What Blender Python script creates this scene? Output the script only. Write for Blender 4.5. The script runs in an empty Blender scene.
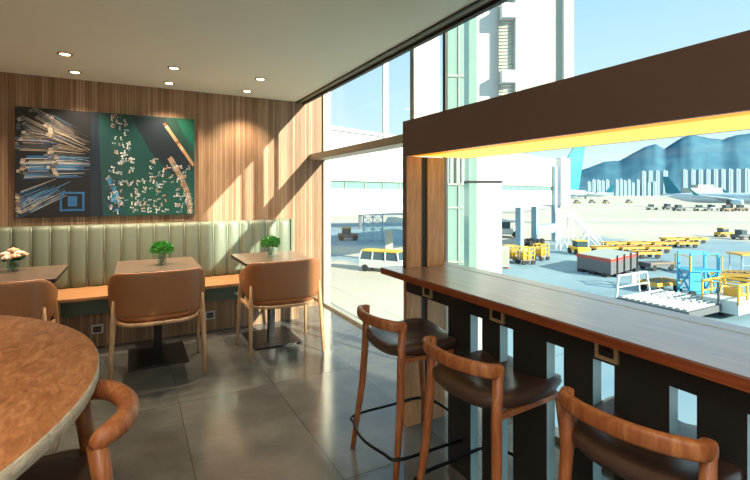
import bpy, bmesh, math, random
from mathutils import Vector, Matrix, noise
random.seed(7)
PI = math.pi
C = bpy.context.scene.collection
SC = bpy.context.scene
# ------------------------------------------------------------------ helpers
TH = math.atan(242 / 445)
CT, ST = math.cos(TH), math.sin(TH)
CAMH = 1.35
GZ = -6.65                                   # height of the apron outside

def W(px, d, z=0.0):
    """world point seen at column px, d metres in front of the camera, height z"""
    X = (px - 133) * d * CT / 445
    return Vector((X, (d - ST * X) / CT, z))

def Wg(px, py):
    d = 445 * (CAMH - GZ) / (py - 193)
    return W(px, d, GZ)

def lin(c):
    if isinstance(c, str):
        c = tuple(int(c[i:i + 2], 16) for i in (0, 2, 4))
    return tuple(((v / 255) / 12.92 if v / 255 <= .04045 else ((v / 255 + .055) / 1.055) ** 2.4) for v in c) + (1,)

class NT:
    def __init__(s, name):
        s.m = bpy.data.materials.new(name); s.m.use_nodes = True
        s.t = s.m.node_tree; s.b = s.t.nodes['Principled BSDF']
    def n(s, typ, **kw):
        n = s.t.nodes.new('ShaderNode' + typ)
        for k, v in kw.items():
            if hasattr(n, k): setattr(n, k, v)
            else: n.inputs[k.replace('_', ' ')].default_value = v
        return n
    def l(s, a, b): s.t.links.new(a, b)
    def coord(s, scale=(1, 1, 1), kind='Object', rot=(0, 0, 0)):
        tc = s.n('TexCoord'); mp = s.n('Mapping')
        mp.inputs['Scale'].default_value = scale; mp.inputs['Rotation'].default_value = rot
        s.l(tc.outputs[kind], mp.inputs[0]); return mp.outputs[0]
    def ramp(s, fac, stops):
        r = s.n('ValToRGB'); e = r.color_ramp.elements
        while len(e) < len(stops): e.new(.5)
        for i, (p, c) in enumerate(stops): e[i].position = p; e[i].color = lin(c)
        s.l(fac, r.inputs[0]); return r.outputs[0]

def plain(name, col, rough=.5, metal=0, spec=.5, var=.06, scale=8, bump=0, coat=0):
    k = NT(name); c = lin(col)
    v = k.coord(); nz = k.n('TexNoise'); nz.inputs['Scale'].default_value = scale; nz.inputs['Detail'].default_value = 4
    k.l(v, nz.inputs[0])
    mx = k.n('Mix', data_type='RGBA')
    mx.inputs[6].default_value = tuple(max(0, x * (1 - var)) for x in c[:3]) + (1,)
    mx.inputs[7].default_value = tuple(min(1, x * (1 + var)) for x in c[:3]) + (1,)
    k.l(nz.outputs[0], mx.inputs[0]); k.l(mx.outputs[2], k.b.inputs['Base Color'])
    k.b.inputs['Roughness'].default_value = rough; k.b.inputs['Metallic'].default_value = metal
    k.b.inputs['Specular IOR Level'].default_value = spec; k.b.inputs['Coat Weight'].default_value = coat
    if bump:
        b = k.n('Bump', Strength=bump); b.inputs['Distance'].default_value = .002
        n2 = k.n('TexNoise'); n2.inputs['Scale'].default_value = scale * 40; k.l(v, n2.inputs[0])
        k.l(n2.outputs[0], b.inputs['Height']); k.l(b.outputs[0], k.b.inputs['Normal'])
    return k.m

def wood(name, c1, c2, c3, scale=(1, 14, 14), rough=.45, dist=1.5, bump=.15):
    k = NT(name); v = k.coord(scale)
    nz = k.n('TexNoise'); nz.inputs['Scale'].default_value = 3.2; nz.inputs['Detail'].default_value = 7
    nz.inputs['Distortion'].default_value = dist; nz.inputs['Roughness'].default_value = .62
    k.l(v, nz.inputs[0])
    c = k.ramp(nz.outputs[0], [(.3, c1), (.52, c2), (.72, c3)])
    k.l(c, k.b.inputs['Base Color']); k.b.inputs['Roughness'].default_value = rough
    b = k.n('Bump', Strength=bump); b.inputs['Distance'].default_value = .001
    k.l(nz.outputs[0], b.inputs['Height']); k.l(b.outputs[0], k.b.inputs['Normal'])
    return k.m

def emit(name, col, strength):
    k = NT(name); k.b.inputs['Base Color'].default_value = lin(col)
    k.b.inputs['Emission Color'].default_value = lin(col); k.b.inputs['Emission Strength'].default_value = strength
    return k.m

def glass(name, tint='FFFFFF', refl=1.0, rough=0.0, ior=1.45, mixw=None):
    k = NT(name); k.t.nodes.remove(k.b)
    out = [n for n in k.t.nodes if n.type == 'OUTPUT_MATERIAL'][0]
    tr = k.n('BsdfTransparent'); tr.inputs[0].default_value = lin(tint)
    gl = k.n('BsdfGlossy'); gl.inputs['Roughness'].default_value = rough
    fr = k.n('Fresnel'); ge = k.n('NewGeometry'); mi = k.n('Mix'); mi.inputs[2].default_value = ior; mi.inputs[3].default_value = 1 / ior
    k.l(ge.outputs['Backfacing'], mi.inputs[0]); k.l(mi.outputs[0], fr.inputs[0])
    mm = k.n('Math', operation='MULTIPLY'); mm.inputs[1].default_value = refl
    k.l(fr.outputs[0], mm.inputs[0])
    mx = k.n('MixShader'); k.l(mm.outputs[0], mx.inputs[0]); k.l(tr.outputs[0], mx.inputs[1]); k.l(gl.outputs[0], mx.inputs[2])
    last = mx.outputs[0]
    if mixw:                                  # partly opaque body colour
        df = k.n('BsdfDiffuse'); df.inputs[0].default_value = lin(mixw[0])
        m2 = k.n('MixShader'); m2.inputs[0].default_value = mixw[1]
        k.l(last, m2.inputs[1]); k.l(df.outputs[0], m2.inputs[2]); last = m2.outputs[0]
    k.l(last, out.inputs[0]); return k.m

class MB:
    def __init__(s): s.bm = bmesh.new(); s.mi = 0
    def _f(s, vs, smooth=False):
        try:
            f = s.bm.faces.new(vs); f.material_index = s.mi; f.smooth = smooth; return f
        except ValueError: return None
    def box(s, x0, x1, y0, y1, z0, z1, bev=0, M=None):
        t = bmesh.new()
        bmesh.ops.create_cube(t, size=1)
        for v in t.verts:
            v.co = Vector(((x0 + x1) / 2 + v.co.x * (x1 - x0), (y0 + y1) / 2 + v.co.y * (y1 - y0), (z0 + z1) / 2 + v.co.z * (z1 - z0)))
        if bev: bmesh.ops.bevel(t, geom=t.edges[:], offset=bev, segments=2, affect='EDGES', profile=.6)
        s._merge(t, M); return s
    def _merge(s, t, M=None, smooth=False):
        mp = {}
        for v in t.verts: mp[v] = s.bm.verts.new(M @ v.co if M else v.co)
        for f in t.faces:
            s._f([mp[v] for v in f.verts], smooth or f.smooth)
        t.free()
    def loft(s, rings, cap=True, smooth=True, closed=False):
        vs = [[s.bm.verts.new(p) for p in r] for r in rings]
        n = len(vs[0]); L = len(vs)
        for i in range(L if closed else L - 1):
            a, b = vs[i], vs[(i + 1) % L]
            for j in range(n):
                s._f([a[j], a[(j + 1) % n], b[(j + 1) % n], b[j]], smooth)
        if cap and not closed:
            s._f(list(reversed(vs[0]))); s._f(vs[-1])
        return s
    def tube(s, pts, r, n=10, closed=False, cap=True):
        pts = [Vector(p) for p in pts]; L = len(pts); rings = []
        up = None
        for i, p in enumerate(pts):
            a = pts[(i - 1) % L] if (closed or i > 0) else p
            b = pts[(i + 1) % L] if (closed or i < L - 1) else p
            t = (b - a).normalized()
            if up is None:
                up = Vector((0, 0, 1)) if abs(t.z) < .9 else Vector((1, 0, 0))
            u = (up - t * up.dot(t)).normalized(); up = u; w = t.cross(u)
            rr = r[i] if isinstance(r, (list, tuple)) else r
            rings.append([p + (u * math.cos(2 * PI * j / n) + w * math.sin(2 * PI * j / n)) * rr for j in range(n)])
        return s.loft(rings, cap, True, closed)
    def bar(s, a, b, w=.05, h=None):
        """square bar from a to b"""
        a, b = Vector(a), Vector(b); t = (b - a).normalized(); h = h or w
        up = Vector((0, 0, 1)) if abs(t.z) < .95 else Vector((1, 0, 0))
        u = t.cross(up).normalized(); v = u.cross(t)
        return s.loft([[p + u * (w / 2 * i) + v * (h / 2 * j) for i, j in ((-1, -1), (1, -1), (1, 1), (-1, 1))] for p in (a, b)], True, False)
    def prism(s, poly, z0, z1):
        """poly: list of (x, y)"""
        return s.loft([[Vector((x, y, z)) for x, y in poly] for z in (z0, z1)], True, False)
    def extr(s, pts, vec):
        """closed 3-D outline pushed along vec"""
        vec = Vector(vec)
        return s.loft([[Vector(p) for p in pts], [Vector(p) + vec for p in pts]], True, False)
    def sphere(s, c, r, sx=1, sy=1, sz=1, u=12, v=8, M=None):
        t = bmesh.new(); bmesh.ops.create_uvsphere(t, u_segments=u, v_segments=v, radius=r)
        for q in t.verts: q.co = Vector((q.co.x * sx + c[0], q.co.y * sy + c[1], q.co.z * sz + c[2]))
        s._merge(t, M, True); return s
    def pad(s, prof, fx, zoff=None, n=40, ex=4, cx=0, cy=0):
        """prof: (scale, z); fx=(half width, half depth); superellipse rings"""
        rings = []
        for sc, z in prof:
            r = []
            for j in range(n):
                a = 2 * PI * j / n; c, q = math.cos(a), math.sin(a)
                x = fx[0] * sc * math.copysign(abs(c) ** (2 / ex), c); y = fx[1] * sc * math.copysign(abs(q) ** (2 / ex), q)
                r.append(Vector((cx + x, cy + y, z + (zoff(x, y) if zoff else 0))))
            rings.append(r)
        return s.loft(rings)
    def build(s, name, mats, parent=None, bevel=0, rot=None):
        bmesh.ops.recalc_face_normals(s.bm, faces=s.bm.faces[:])
        me = bpy.data.meshes.new(name); s.bm.to_mesh(me); s.bm.free()
        for m in (mats if isinstance(mats, (list, tuple)) else [mats]): me.materials.append(m)
        o = bpy.data.objects.new(name, me); C.objects.link(o)
        if parent: o.parent = parent
        if bevel:
            b = o.modifiers.new('b', 'BEVEL'); b.width = bevel; b.segments = 2; b.limit_method = 'ANGLE'
        return o

def tag(o, label=None, cat=None, group=None, kind=None):
    if label: o['label'] = label
    if cat: o['category'] = cat
    if group: o['group'] = group
    if kind: o['kind'] = kind
    return o
def empty(name, loc=(0, 0, 0), rz=0, label=None, cat=None, group=None):
    o = bpy.data.objects.new(name, None); C.objects.link(o); o.empty_display_size = .1
    o.location = loc; o.rotation_euler = (0, 0, rz)
    return tag(o, label, cat, group)
def dup(root, loc, rz, label, group=None):
    r = root.copy(); C.objects.link(r); r.location = loc; r.rotation_euler = (0, 0, rz); r['label'] = label
    if group: r['group'] = group
    for ch in list(root.children):
        c = ch.copy(); C.objects.link(c); c.parent = r
        for g in list(ch.children):
            d = g.copy(); C.objects.link(d); d.parent = c
    return r
def struct(name, mb, mat): return tag(mb.build(name, mat), kind='structure')
def catmull(pts, k=6):
    pts = [Vector(p) for p in pts]; out = []
    for i in range(len(pts) - 1):
        p0 = pts[max(i - 1, 0)]; p1 = pts[i]; p2 = pts[i + 1]; p3 = pts[min(i + 2, len(pts) - 1)]
        for j in range(k):
            t = j / k
            out.append(.5 * ((2 * p1) + (p2 - p0) * t + (2 * p0 - 5 * p1 + 4 * p2 - p3) * t * t + (3 * p1 - p0 - 3 * p2 + p3) * t ** 3))
    out.append(pts[-1]); return out
def flatsweep(mb, path, thick, top, bot, flare=0, ex=4, n=16):
    """upright band following a plan path; top/bot/thick are functions of s in 0..1"""
    L = len(path); rings = []
    for i, p in enumerate(path):
        a = path[max(i - 1, 0)]; b = path[min(i + 1, L - 1)]
        t = Vector((b.x - a.x, b.y - a.y, 0)).normalized(); nr = Vector((t.y, -t.x, 0))
        q = i / (L - 1); zt, zb, th = top(q), bot(q), thick(q); r = []
        endk = min(1, .45 + .55 * math.sqrt(max(0, min(q, 1 - q) / .03))) if min(q, 1 - q) < .03 else 1
        for j in range(n):
            al = 2 * PI * j / n; c, sn = math.cos(al), math.sin(al)
            h = math.copysign(abs(sn) ** (2 / ex), sn); w = math.copysign(abs(c) ** (2 / ex), c)
            z = (zt + zb) / 2 + (zt - zb) / 2 * h * endk
            r.append(Vector((p.x, p.y, z)) + nr * (w * th / 2 * endk + flare * (h + 1) / 2))
        rings.append(r)
    mb.loft(rings); return mb

# ------------------------------------------------------------------ materials
def slat_wood():
    k = NT('fluted oak veneer')
    v = k.coord(); sx = k.n('SeparateXYZ'); k.l(v, sx.inputs[0])
    ad = k.n('Math', operation='ADD'); k.l(sx.outputs[0], ad.inputs[0]); k.l(sx.outputs[1], ad.inputs[1])
    mu = k.n('Math', operation='MULTIPLY'); mu.inputs[1].default_value = 1 / .024; k.l(ad.outputs[0], mu.inputs[0])
    fr = k.n('Math', operation='FRACT'); k.l(mu.outputs[0], fr.inputs[0])
    fl = k.n('Math', operation='FLOOR'); k.l(mu.outputs[0], fl.inputs[0])
    wn = k.n('TexWhiteNoise', noise_dimensions='1D'); k.l(fl.outputs[0], wn.inputs['W'])
    nz = k.n('TexNoise'); nz.inputs['Scale'].default_value = 5; nz.inputs['Detail'].default_value = 6
    mp = k.coord((14, 14, .8)); k.l(mp, nz.inputs[0])
    av = k.n('Mix'); av.inputs[0].default_value = .45; k.l(nz.outputs[0], av.inputs[2]); k.l(wn.outputs[0], av.inputs[3])
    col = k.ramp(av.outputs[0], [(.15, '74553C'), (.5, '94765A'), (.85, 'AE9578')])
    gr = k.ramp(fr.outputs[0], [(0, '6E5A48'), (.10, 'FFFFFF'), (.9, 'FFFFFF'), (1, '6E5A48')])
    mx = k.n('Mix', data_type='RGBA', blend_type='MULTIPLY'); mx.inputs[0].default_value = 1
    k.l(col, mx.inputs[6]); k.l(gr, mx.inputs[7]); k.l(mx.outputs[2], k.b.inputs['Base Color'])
    k.b.inputs['Roughness'].default_value = .55
    b = k.n('Bump', Strength=.4); b.inputs['Distance'].default_value = .004
    k.l(gr, b.inputs['Height']); k.l(b.outputs[0], k.b.inputs['Normal'])
    return k.m

def tile_floor():
    k = NT('grey porcelain tiles')
    v = k.coord(); sx = k.n('SeparateXYZ'); k.l(v, sx.inputs[0])
    def cell(out, off, size):
        a = k.n('Math', operation='SUBTRACT'); k.l(out, a.inputs[0]); a.inputs[1].default_value = off
        m = k.n('Math', operation='DIVIDE'); k.l(a.outputs[0], m.inputs[0]); m.inputs[1].default_value = size
        f = k.n('Math', operation='FRACT'); k.l(m.outputs[0], f.inputs[0])
        g = k.n('Math', operation='SUBTRACT'); k.l(f.outputs[0], g.inputs[0]); g.inputs[1].default_value = .5
        h = k.n('Math', operation='ABSOLUTE'); k.l(g.outputs[0], h.inputs[0])
        q = k.n('Math', operation='GREATER_THAN'); k.l(h.outputs[0], q.inputs[0]); q.inputs[1].default_value = .5 - .0022 / size
        fl = k.n('Math', operation='FLOOR'); k.l(m.outputs[0], fl.inputs[0])
        return q.outputs[0], fl.outputs[0]
    g1, c1 = cell(sx.outputs[0], .26 - 6.13, .613); g2, c2 = cell(sx.outputs[1], 3.11 - 12, 1.2)
    gm = k.n('Math', operation='MAXIMUM'); k.l(g1, gm.inputs[0]); k.l(g2, gm.inputs[1])
    cb = k.n('CombineXYZ'); k.l(c1, cb.inputs[0]); k.l(c2, cb.inputs[1])
    wn = k.n('TexWhiteNoise'); k.l(cb.outputs[0], wn.inputs[0])
    nz = k.n('TexNoise'); nz.inputs['Scale'].default_value = 2.2; nz.inputs['Detail'].default_value = 9; nz.inputs['Roughness'].default_value = .62
    ofs = k.n('Vector Math' if 0 else 'VectorMath', operation='ADD'); k.l(v, ofs.inputs[0])
    sc = k.n('VectorMath', operation='SCALE'); sc.inputs[3].default_value = 7; k.l(wn.outputs[1], sc.inputs[0]); k.l(sc.outputs[0], ofs.inputs[1])
    k.l(ofs.outputs[0], nz.inputs[0])
    col = k.ramp(nz.outputs[0], [(.25, '464745'), (.5, '5B5C59'), (.75, '70706B')])
    mx = k.n('Mix', data_type='RGBA'); k.l(gm.outputs[0], mx.inputs[0]); k.l(col, mx.inputs[6]); mx.inputs[7].default_value = lin('3A3835')
    k.l(mx.outputs[2], k.b.inputs['Base Color'])
    r = k.ramp(nz.outputs[0], [(.3, '5A5A5A'), (.7, '787878')]); k.l(r, k.b.inputs['Roughness'])
    k.b.inputs['Specular IOR Level'].default_value = .6
    return k.m

def apron_mat():
    k = NT('apron paving')
    v = k.coord(); nz = k.n('TexNoise'); nz.inputs['Scale'].default_value = .035; nz.inputs['Detail'].default_value = 8
    k.l(v, nz.inputs[0])
    con = k.ramp(nz.outputs[0], [(.3, 'B5AE9F'), (.7, 'C4BDAE')])
    n2 = k.n('TexNoise'); n2.inputs['Scale'].default_value = .15; n2.inputs['Detail'].default_value = 6; k.l(v, n2.inputs[0])
    asp = k.ramp(n2.outputs[0], [(.3, '728F9C'), (.7, '869FA8')])
    at = k.n('Attribute', attribute_name='asphalt')
    mx = k.n('Mix', data_type='RGBA'); k.l(at.outputs['Fac'], mx.inputs[0]); k.l(con, mx.inputs[6]); k.l(asp, mx.inputs[7])
    # slab joints every 7.5 m
    br = k.n('TexBrick', offset=0); br.inputs['Scale'].default_value = 1
    br.inputs['Brick Width'].default_value = 7.5; br.inputs['Row Height'].default_value = 7.5; br.inputs['Mortar Size'].default_value = .05
    br.inputs['Color1'].default_value = br.inputs['Color2'].default_value = (1, 1, 1, 1); br.inputs['Mortar'].default_value = (.72, .72, .72, 1)
    k.l(v, br.inputs[0])
    m2 = k.n('Mix', data_type='RGBA', blend_type='MULTIPLY'); m2.inputs[0].default_value = 1
    k.l(mx.outputs[2], m2.inputs[6]); k.l(br.outputs[0], m2.inputs[7])
    k.l(m2.outputs[2], k.b.inputs['Base Color']); k.b.inputs['Roughness'].default_value = .8
    return k.m

M = dict(
    slat=slat_wood(), floor=tile_floor(), apron=apron_mat(),
    ceiling=plain('white ceiling paint', 'E2EADB', .85, var=.02, scale=2),
    paint=plain('cream wall paint', 'B8A790', .8, var=.03),
    alu=plain('champagne aluminium', 'A9A79A', .4, .3, var=.03),
    rail=plain('grey green rail', '7F8576', .5, .2), dark=plain('dark seal', '25241F', .6),
    beam=plain('dark bronze laminate', '6E584D', .34, 0, var=.12, scale=3),
    board=plain('black brown board', '22211F', .5, var=.1), sideb=plain('lit teal board edge', '8FB4BE', .35, var=.04),
    colwood=wood('light oak', '9A6D47', 'B98A5E', 'CFA577', (14, 14, 1)),
    counter=wood('walnut counter', '6B5044', '896C5C', 'A58A78', (9, .7, 9), .3, 1.2),
    counteredge=wood('walnut edge', '6A3018', '85401F', '9A512B', (9, .9, 30), .4),
    stoolwood=wood('ash brown', '7A4422', '9A5C33', 'B67C4A', (9, 9, 2), .42),
    chairwood=wood('pale ash', 'A47C56', 'C09A72', 'D4B28A', (14, 14, 2), .45),
    tableround=wood('burnt oak round top', '80502E', 'A26C42', 'BC8A5C', (11, 4, 11), .42, 1.1, .3),
    rim=wood('pale rim', 'A39480', 'C9BBA2', 'DED2BA', (9, 9, 30), .6, 1.5),
    tabletop=wood('brown table top', '4E3A2D', '6C5342', '866C58', (1.5, 9, 9), .35),
    tabledge=plain('black table edge', '201A17', .45),
    black=plain('black powdercoat', '17171A', .38, .3, var=.1), ring=plain('black steel', '0E0F11', .35, .5),
    tan=plain('tan leather', '96633C', .42, var=.10, scale=5, bump=.12), tanseat=plain('tan seat leather', '9A5F35', .45, var=.1, bump=.1),
    leather=plain('dark brown leather', '45332A', .33, var=.12, scale=6, bump=.12),
    cushion=plain('sage green vinyl', '6C7869', .40, var=.05, scale=4), piping=plain('sage piping', 'A9AE98', .5),
    fascia=plain('dark green fascia', '4D5C50', .5), seatwood=wood('bench oak', '94683F', 'A87B52', 'B88C62', (1, 12, 12), .45),
    socketframe=plain('brass socket frame', 'BDA47A', .4, .2), socket=plain('dark socket', '25262A', .4), steel=plain('satin steel', 'B6B6B2', .35, .6),
    white=plain('white paint outside', 'C9CDCB', .5, var=.02, scale=.6), offw=plain('off white panel', 'A5ABA3', .5, var=.03, scale=.5),
    pglass=glass('green bridge glazing', 'BFDAD2', .8, mixw=('7FA9A0', .75)),
    tglass=glass('pale green tower glazing', 'CFE6DE', .9, mixw=('A9C9BE', .55)),
    blueleg=plain('blue grey steel', '93AEBE', .5), navy=plain('dark tyre', '24282C', .7),
    yellow=plain('safety yellow', 'E2B33A', .5), yell2=plain('ochre yellow', 'C79A3E', .6), cyan=plain('bright blue steel', '3FA6CC', .45),
    red=plain('faded red', 'B4463A', .6), slate=plain('slate grey deck', '5F6468', .6), cart=plain('brown grey deck', '8B7A66', .7),
    teal=plain('teal tail paint', '14898F', .4, var=.02), teald=plain('deep teal tail paint', '16738A', .4, var=.02),
    fus=plain('aircraft white', 'BFCED8', .35, var=.01), fusb=plain('aircraft pale blue belly', 'A9C6DA', .4, var=.01), win=plain('dark glass', '39505A', .2),
    
    glass=glass('clear facade glass', 'FAFEFC', .45), vase=glass('cut glass', 'EAF4F2', 1.2, .02),
    leaf=plain('leaf green', '4FA848', .5, var=.35, scale=60), leafd=plain('dark leaf', '1F4A25', .5, var=.3, scale=60),
    petal=plain('cream petal', 'F3E3CC', .6, var=.05, scale=60), peach=plain('peach petal', 'E9BE9C', .6, var=.05, scale=60),
    led=emit('amber light strip', 'FF9A00', 1.0), led2=emit('soft amber diffuser', 'FFD455', .95), lamp=emit('warm lamp', 'FFE2B0', 14),
    bronze=plain('bronze trim', '9A7B55', .3, .7),
)
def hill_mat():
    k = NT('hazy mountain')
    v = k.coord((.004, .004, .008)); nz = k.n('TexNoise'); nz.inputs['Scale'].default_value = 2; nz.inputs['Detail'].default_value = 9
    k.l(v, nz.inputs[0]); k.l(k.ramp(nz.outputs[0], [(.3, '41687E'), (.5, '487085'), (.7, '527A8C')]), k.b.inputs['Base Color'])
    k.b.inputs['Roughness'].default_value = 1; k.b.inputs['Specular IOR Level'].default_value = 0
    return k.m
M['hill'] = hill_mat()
for k_, r_ in (('counter', .28), ('tabletop', .3)):
    b_ = M[k_].node_tree.nodes['Principled BSDF']; b_.inputs['Coat Weight'].default_value = 1; b_.inputs['Coat Roughness'].default_value = r_; b_.inputs['Specular IOR Level'].default_value = .8
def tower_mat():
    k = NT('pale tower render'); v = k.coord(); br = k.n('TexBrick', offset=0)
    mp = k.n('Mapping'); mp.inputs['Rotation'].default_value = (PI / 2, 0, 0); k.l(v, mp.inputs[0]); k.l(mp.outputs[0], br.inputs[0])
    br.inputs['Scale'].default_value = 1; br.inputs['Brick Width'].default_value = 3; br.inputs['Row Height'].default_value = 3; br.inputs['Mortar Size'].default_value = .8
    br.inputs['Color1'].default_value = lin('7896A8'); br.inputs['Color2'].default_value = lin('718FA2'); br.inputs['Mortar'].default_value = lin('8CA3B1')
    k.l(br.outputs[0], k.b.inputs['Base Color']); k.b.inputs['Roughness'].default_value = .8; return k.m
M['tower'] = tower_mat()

# ------------------------------------------------------------------ room
YB, XG, ZC, ZT = 5.03, 2.046, 2.42, 3.0
XL, YR = -4.2, -3.6
struct('floor', MB().box(XL, XG + .1, YR, YB + .1, -.3, 0), M['floor'])
struct('ceiling', MB().box(XL, 1.68, YR, YB + .1, ZC, ZC + .3), M['ceiling'])
struct('trim_1', MB().box(1.68, 1.70, YR, YB, ZC - .012, ZC + .3).box(1.755, 1.79, YR, YB, ZC - .025, ZC + .3), M['dark'])
struct('trim_2', MB().box(1.70, 1.755, YR, YB, ZC - .004, ZC + .28), M['rail'])
struct('trim_3', MB().box(1.79, XG + .1, YR, YB + .1, ZT, ZT + .1), M['alu'])
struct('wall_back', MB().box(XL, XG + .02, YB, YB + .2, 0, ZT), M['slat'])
struct('wall_left', MB().box(XL - .2, XL, YR, YB + .2, 0, ZC), M['paint'])
struct('wall_rear', MB().box(XL, XG, YR - .2, YR, 0, ZC), M['paint'])
# glazed facade: panes between mullions
mul = [(5.0, 5.03, .03), (3.04, 3.10, .05), (2.66, 2.69, .02), (-1.0, -.95, .05), (-3.6, -3.55, .05)]
wn = 1
for a, b in zip(mul[:-1], mul[1:]):
    g = MB().box(XG, XG + .012, b[1], a[0], .03, ZT).build('window_%d' % wn, M['glass']); tag(g, kind='structure'); wn += 1
for i, (a, b, _) in enumerate(mul):
    struct('trim_%d' % (i + 4), MB().box(XG - (.005 if i == 2 else .03), XG + (.02 if i == 2 else .06), a, b, 0, ZT), M['alu'] if i < 2 or i > 2 else M['dark'])
struct('trim_11', MB().box(XG - .03, XG + .03, YR, YB, 0, .03), M['alu'])
struct('trim_12', MB().box(1.85, 2.01, YR, YB, 1.755, 1.81).box(1.86, 2.04, YR, YB, 1.743, 1.757), M['alu'])
struct('trim_13', MB().box(XG - .02, XG + .03, 3.56, 3.58, 1.81, ZT), M['white'])

# ------------------------------------------------------------------ downlights
def downlight():
    t = empty('ceiling_downlight', (0, 0, ZC))
    m = MB(); n = 28
    prof = [(.052, 0), (.052, -.004), (.038, -.006), (.034, .0)]
    m.loft([[Vector((r * math.cos(2 * PI * j / n), r * math.sin(2 * PI * j / n), z)) for j in range(n)] for r, z in prof], False, True, True)
    m.build('rim', M['bronze'], t)
    m = MB(); m.loft([[Vector((.034 * math.cos(2 * PI * j / n), .034 * math.sin(2 * PI * j / n), z)) for j in range(n)] for z in (-.0005, -.003)])
    m.build('lamp', M['lamp'], t)
    L = bpy.data.lights.new('spot', 'SPOT'); L.energy = 72; L.color = (1, .76, .52); L.spot_size = R(105); L.spot_blend = .7; L.shadow_soft_size = .04
    lo = bpy.data.objects.new('spot', L); C.objects.link(lo); lo.parent = t; lo.location = (0, 0, -.02)
    return t
R = math.radians
def ceilpt(px, py):
    d = 445 * (ZC - CAMH) / (193 - py); p = W(px, d, ZC); return p
dls = [(65, 54, 'leftmost ceiling downlight of the front row'), (75, 72, 'leftmost ceiling downlight of the row near the wood wall'),
       (174, 68, 'middle ceiling downlight of the front row'), (169, 83, 'middle ceiling downlight of the row near the wood wall'),
       (260.5, 79, 'rightmost ceiling downlight of the front row'), (247, 91, 'rightmost ceiling downlight of the row near the wood wall')]
d0 = None
for px, py, lab in dls:
    p = ceilpt(px, py); lab = 'round ' + lab
    if d0 is None: d0 = downlight(); d0.location = p; tag(d0, lab, 'downlight', 'ceiling downlights')
    else: dup(d0, p, 0, lab)
for x, y, lab in [(-2.6, 3.4, 'far left beside the wood wall'), (-2.6, 1.6, 'over the far side of the round table'), (-1.2, 1.8, 'over the middle of the round table'),
                  (-.2, .2, 'nearest overhead of the camera'), (-2.0, -.6, 'left behind the camera'), (-.2, -1.8, 'behind the camera'), (1.0, -1.6, 'behind the camera near the window')]:
    dup(d0, (x, y, ZC), 0, 'round ceiling downlight ' + lab)  # unseen downlights added as warm fill for the room

# added luminous panels, out of view, fill the room with neutral light
pn = None
for x, y, lab in [(-2.6, -.6, 'left behind the camera'), (-2.6, -2.4, 'in the far rear left corner'), (-.6, -.9, 'right behind the camera'), (-.6, -2.6, 'by the rear wall'), (1.0, -2.6, 'by the rear window corner')]:
    if pn is None:
        pn = empty('fill_panel', (x, y, ZC), 0, 'square added fill panel on the ceiling, ' + lab, 'fill light', 'added luminous fill panels')
        MB().box(-.5, .5, -.5, .5, -.02, 0).build('frame', M['alu'], pn)
        MB().box(-.47, .47, -.47, .47, -.024, -.02).build('diffuser', emit('fill panel glow', 'FFFAF4', 9), pn)
    else: dup(pn, (x, y, ZC), 0, 'square added fill panel on the ceiling, ' + lab)
# ------------------------------------------------------------------ bench
t = empty('bench_seat', (0, 4.7, 0), 0, 'long sage green channel-tufted wall bench with oak seat and slatted base', 'bench')
def bx(m, x0, x1, y0, y1, z0, z1, bev=0): return m.box(x0, x1, y0 - 4.7, y1 - 4.7, z0, z1, bev)
BX0, BX1 = -3.1, 1.59
bx(MB(), BX0, BX1, 4.45, 5.01, .44, .47, .006).build('seat', M['seatwood'], t)
bx(MB(), BX0 + .02, BX1 - .02, 4.50, 5.0, .31, .44).build('apron', M['fascia'], t)
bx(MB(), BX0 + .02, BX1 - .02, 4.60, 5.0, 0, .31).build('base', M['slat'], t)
bx(MB(), -.56, -.53, 4.46, 4.60, 0, .44).build('divider', M['seatwood'], t)
bx(MB(), BX1, BX1 + .02, 4.93, 5.02, .0, 1.05).build('end_panel', M['cushion'], t)
x = BX0; cw = .1405; k = 0
m = MB(); pm = MB()
x = BX1
while x - cw > BX0:
    n = 14
    rings = []
    for zz, ins in [(.472, .03), (.49, .01), (.55, 0), (1.0, 0), (1.03, .012), (1.05, .04)]:
        r = []
        for j in range(n + 1):
            q = j / n; xx = x - cw + .004 + (cw - .008) * q
            r.append(Vector((xx, 4.93 + .022 * (abs(2 * q - 1) ** 3) + ins * .7 - 4.7, zz - (0 if zz < 1 else 0))))
        r += [Vector((x - .004, 5.02 - 4.7, zz)), Vector((x - cw + .004, 5.02 - 4.7, zz))]
        rings.append(r)
    m.loft(rings); k += 1
    pm.tube([(x - cw, 4.947 - 4.7, .475), (x - cw, 4.947 - 4.7, 1.0), (x - cw, 4.965 - 4.7, 1.04)], .004, 6)
    x -= cw
m.build('backrest', M['cushion'], t); pm.build('piping', M['piping'], t)

def wall_socket(name, loc, lab):
    t = empty(name, loc, 0, lab, 'power socket', 'power sockets in the bench base')
    MB().box(-.045, .045, -.008, 0, -.04, .04, .002).build('faceplate', M['steel'], t)
    MB().box(-.03, .03, -.012, -.008, -.025, .025, .001).build('insert', M['socket'], t)
    m = MB()
    for a in (-.012, .012): m.box(a - .002, a + .002, -.0135, -.012, -.006, .006)
    m.build('slot', M['steel'], t)
wall_socket('wall_socket', W(211.7, 4.28, 0).to_2d().to_3d() * 1, 'steel power socket in bench base between the two right tables')
s1 = [o for o in C.objects if o.name == 'wall_socket'][0]; s1.location = (.662, 4.60, .155)
wall_socket('wall_socket', (-.275, 4.60, .155), 'steel power socket in bench base left of the middle table')

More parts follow.
